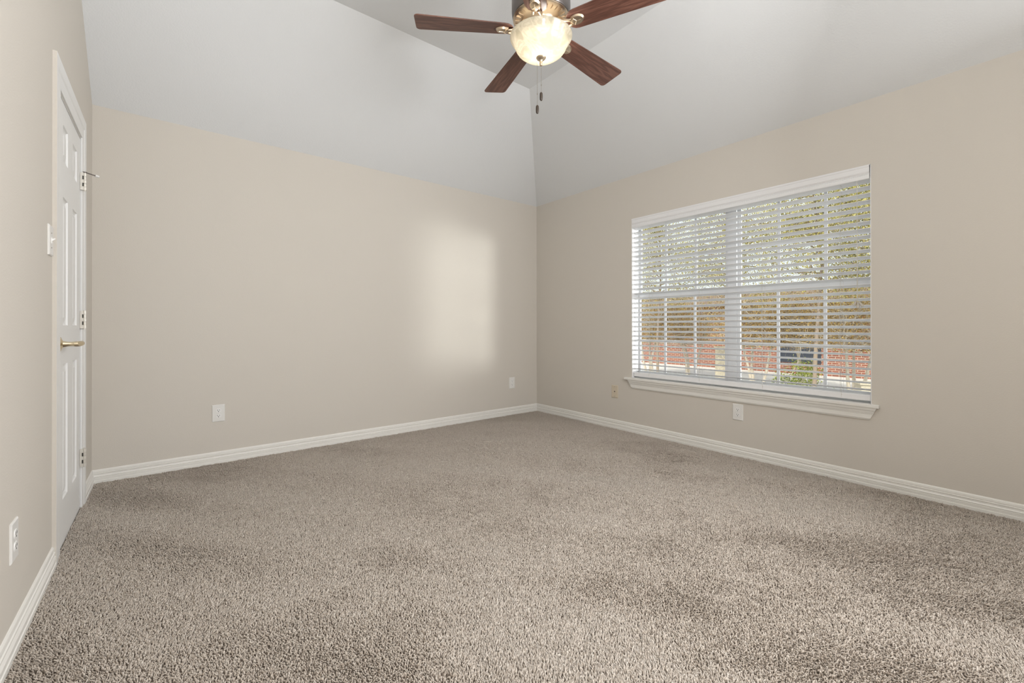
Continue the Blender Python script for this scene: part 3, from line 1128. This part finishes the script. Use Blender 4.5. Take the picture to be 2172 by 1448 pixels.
def tree(name, label, cat, loc, height, spread, trunk_h, nleaf, lsize, lm, seed, stems=1, group=None, lean=0.0, trunk_r=0.06, base=None, nbranch=26, bark=None):
    """stems with a cloud of branches and leaves in clumps; local space, ground at z = 0"""
    r = np.random.default_rng(seed)
    t = tag(empty(name, loc), label, cat, group)
    tips = []
    br = MB()
    for s in range(stems):
        a = 2 * PI * s / max(stems, 1) + r.uniform(0, 1)
        off = Vector((math.cos(a), math.sin(a), 0)) * (0.12 if stems > 1 else 0)
        top = Vector((math.cos(a) * spread * 0.35, math.sin(a) * spread * 0.35, height * 0.72)) if stems > 1 else Vector((lean, lean * 0.3, height * 0.75))
        st = MB()
        pts = [off, off + (top - off) * 0.3 + Vector(r.normal(0, 0.05, 3)), off + (top - off) * 0.65 + Vector(r.normal(0, 0.08, 3)), top]
        st.tube(pts, [trunk_r, trunk_r * 0.8, trunk_r * 0.55, trunk_r * 0.25], 8)
        st.build('trunk', bark or M_BARK, t, smooth=True)
        for k in range(nbranch // stems):
            f = r.uniform(trunk_h / height, 0.75) / 0.75
            f = min(f, 0.99) * 3
            i = int(f)
            p = pts[i].lerp(pts[min(i + 1, 3)], f - i)
            d = Vector(r.normal(0, 1, 3))
            d.z = abs(d.z) * 0.5 + 0.1
            d = d.normalized() * spread * r.uniform(0.45, 0.95)
            q = p + d
            mid = p + d * 0.5 + Vector(r.normal(0, 0.10, 3))
            br.tube([p, mid, q], [trunk_r * 0.30, trunk_r * 0.2, trunk_r * 0.07], 5)
            tips += [mid, q, p + d * 0.75]
            for j in range(3):
                e = mid.lerp(q, r.uniform(0.1, 1)) 
                g = e + Vector(r.normal(0, 0.22, 3)) * spread
                br.tube([e, e.lerp(g, 0.5) + Vector(r.normal(0, 0.04, 3)), g], [trunk_r * 0.14, trunk_r * 0.1, trunk_r * 0.04], 4)
                tips += [g, e.lerp(g, 0.6)]
    br.build('branches', bark or M_BARK, t, smooth=True, recalc=False)
    T = np.array([tuple(p) for p in tips])
    c = T[r.integers(0, len(T), nleaf)] + r.normal(0, 0.14 * spread ** 0.5, (nleaf, 3))
    if base is not None:
        c = c[c[:, 2] > base]
    c = c[(c[:, 2] > 0.05)]
    leaves('foliage', lm, t, c, lsize, seed + 100)
    return t


def outside(u, v, X):
    """point on the plane x = X seen at photo position (u, v)"""
    d = fwd + rgt * ((u - 1086) / 915.89) + Vector((0, 0, 1)) * ((688.44 - v) / 915.89)
    return CAM + d * ((X - CAM.x) / d.x)


# neighbouring brick house across the yard
hx = 16.0
house = tag(empty('brick_house', (hx, 8.0, GZ)), 'red brick house across the yard seen through the blind', 'house')
mb = MB()
mb.box((0, -16, 0), (8, 14, 2.75))
mb.build('wall', M_BRICK, house)
mb = MB()
mb.loft([(-0.5, -16.5, 2.75), (8.5, -16.5, 2.75), (8.5, 14.5, 2.75), (-0.5, 14.5, 2.75)], [(3.9, -12, 3.9), (4.1, -12, 3.9), (4.1, 10, 3.9), (3.9, 10, 3.9)])
mb.build('roof', M_ROOF, house)
pa, pb = outside(1650, 760, hx), outside(1742, 760, hx)
mb = MB()
yy0, yy1 = sorted((pa.y - 8, pb.y - 8))
mb.box((-0.05, yy0, 0.45), (0.05, yy1, 1.75))
mb.build('window', M_SLATE, house)

# stone pillars close to the lawn edge
pp = outside(1842, 800, 7.0)
pl = tag(empty('stone_pillar', (7.0, pp.y, GZ)), 'pale stone pillar at the right edge of the window view', 'pillar')
pl.rotation_euler.z = 0.5
mb = MB()
mb.box((-0.16, -0.16, 0), (0.16, 0.16, 0.78))
mb.box((-0.18, -0.18, 0.78), (0.18, 0.18, 0.83))
mb.build('shaft', M_STONE, pl, bevel=0.01)
pp = outside(1532, 800, 11.0)
pl = tag(empty('stone_pillar', (11.0, pp.y, GZ)), 'pale stone pillar seen beside the middle mullion of the window', 'pillar')
mb = MB()
mb.box((-0.16, -0.17, 0), (0.16, 0.17, 1.16))
mb.box((-0.19, -0.20, 1.16), (0.19, 0.20, 1.22))
mb.build('shaft', M_STONE, pl, bevel=0.01)

G = 'trees beyond the window'
SPOTS = [
    (1395, 8.5, 6.7, 1.75, 'tall olive leaved tree seen in the left part of the window'),
    (1560, 9.0, 6.9, 1.85, 'tall olive leaved tree seen behind the middle mullion'),
    (1725, 7.5, 6.5, 1.6, 'tall olive leaved tree seen right of the middle mullion'),
    (1880, 7.0, 6.3, 1.6, 'tall olive leaved tree seen at the right edge of the window'),
]
for i, (u, X, hh, spd, lab) in enumerate(SPOTS):
    p = outside(u, 800, X)
    tree('tree', lab, 'tree', (X, p.y, GZ), hh, spd, 2.7, 25000, 0.021, LEAF_OLIVE, 20 + i, 1, G, 0.2, 0.045, base=2.35, nbranch=56, bark=M_BROWN)
GOLD = [
    (1380, 10.5, 'golden leaved multi stem tree seen low in the left part of the window'),
    (1465, 11.2, 'golden leaved multi stem tree seen left of the middle mullion'),
    (1605, 10.0, 'golden leaved multi stem tree seen just right of the middle mullion'),
    (1705, 10.6, 'golden leaved multi stem tree seen above the green shrub'),
    (1810, 9.2, 'golden leaved multi stem tree seen near the right edge of the window'),
]
for i, (u, X, lab) in enumerate(GOLD):
    p = outside(u, 800, X)
    tree('tree', lab, 'tree', (X, p.y, GZ), 3.1, 1.25, 1.3, 16000, 0.021, LEAF_GOLD, 40 + i, 3, G, 0, 0.045, base=1.30, nbranch=150)
p = outside(1692, 812, 8.0)
tree('shrub', 'bright green shrub low in the right half of the window', 'shrub', (8.0, p.y, GZ), 1.05, 0.42, 0.15, 4200, 0.024, LEAF_GREEN, 61, 3, None, 0, 0.02)
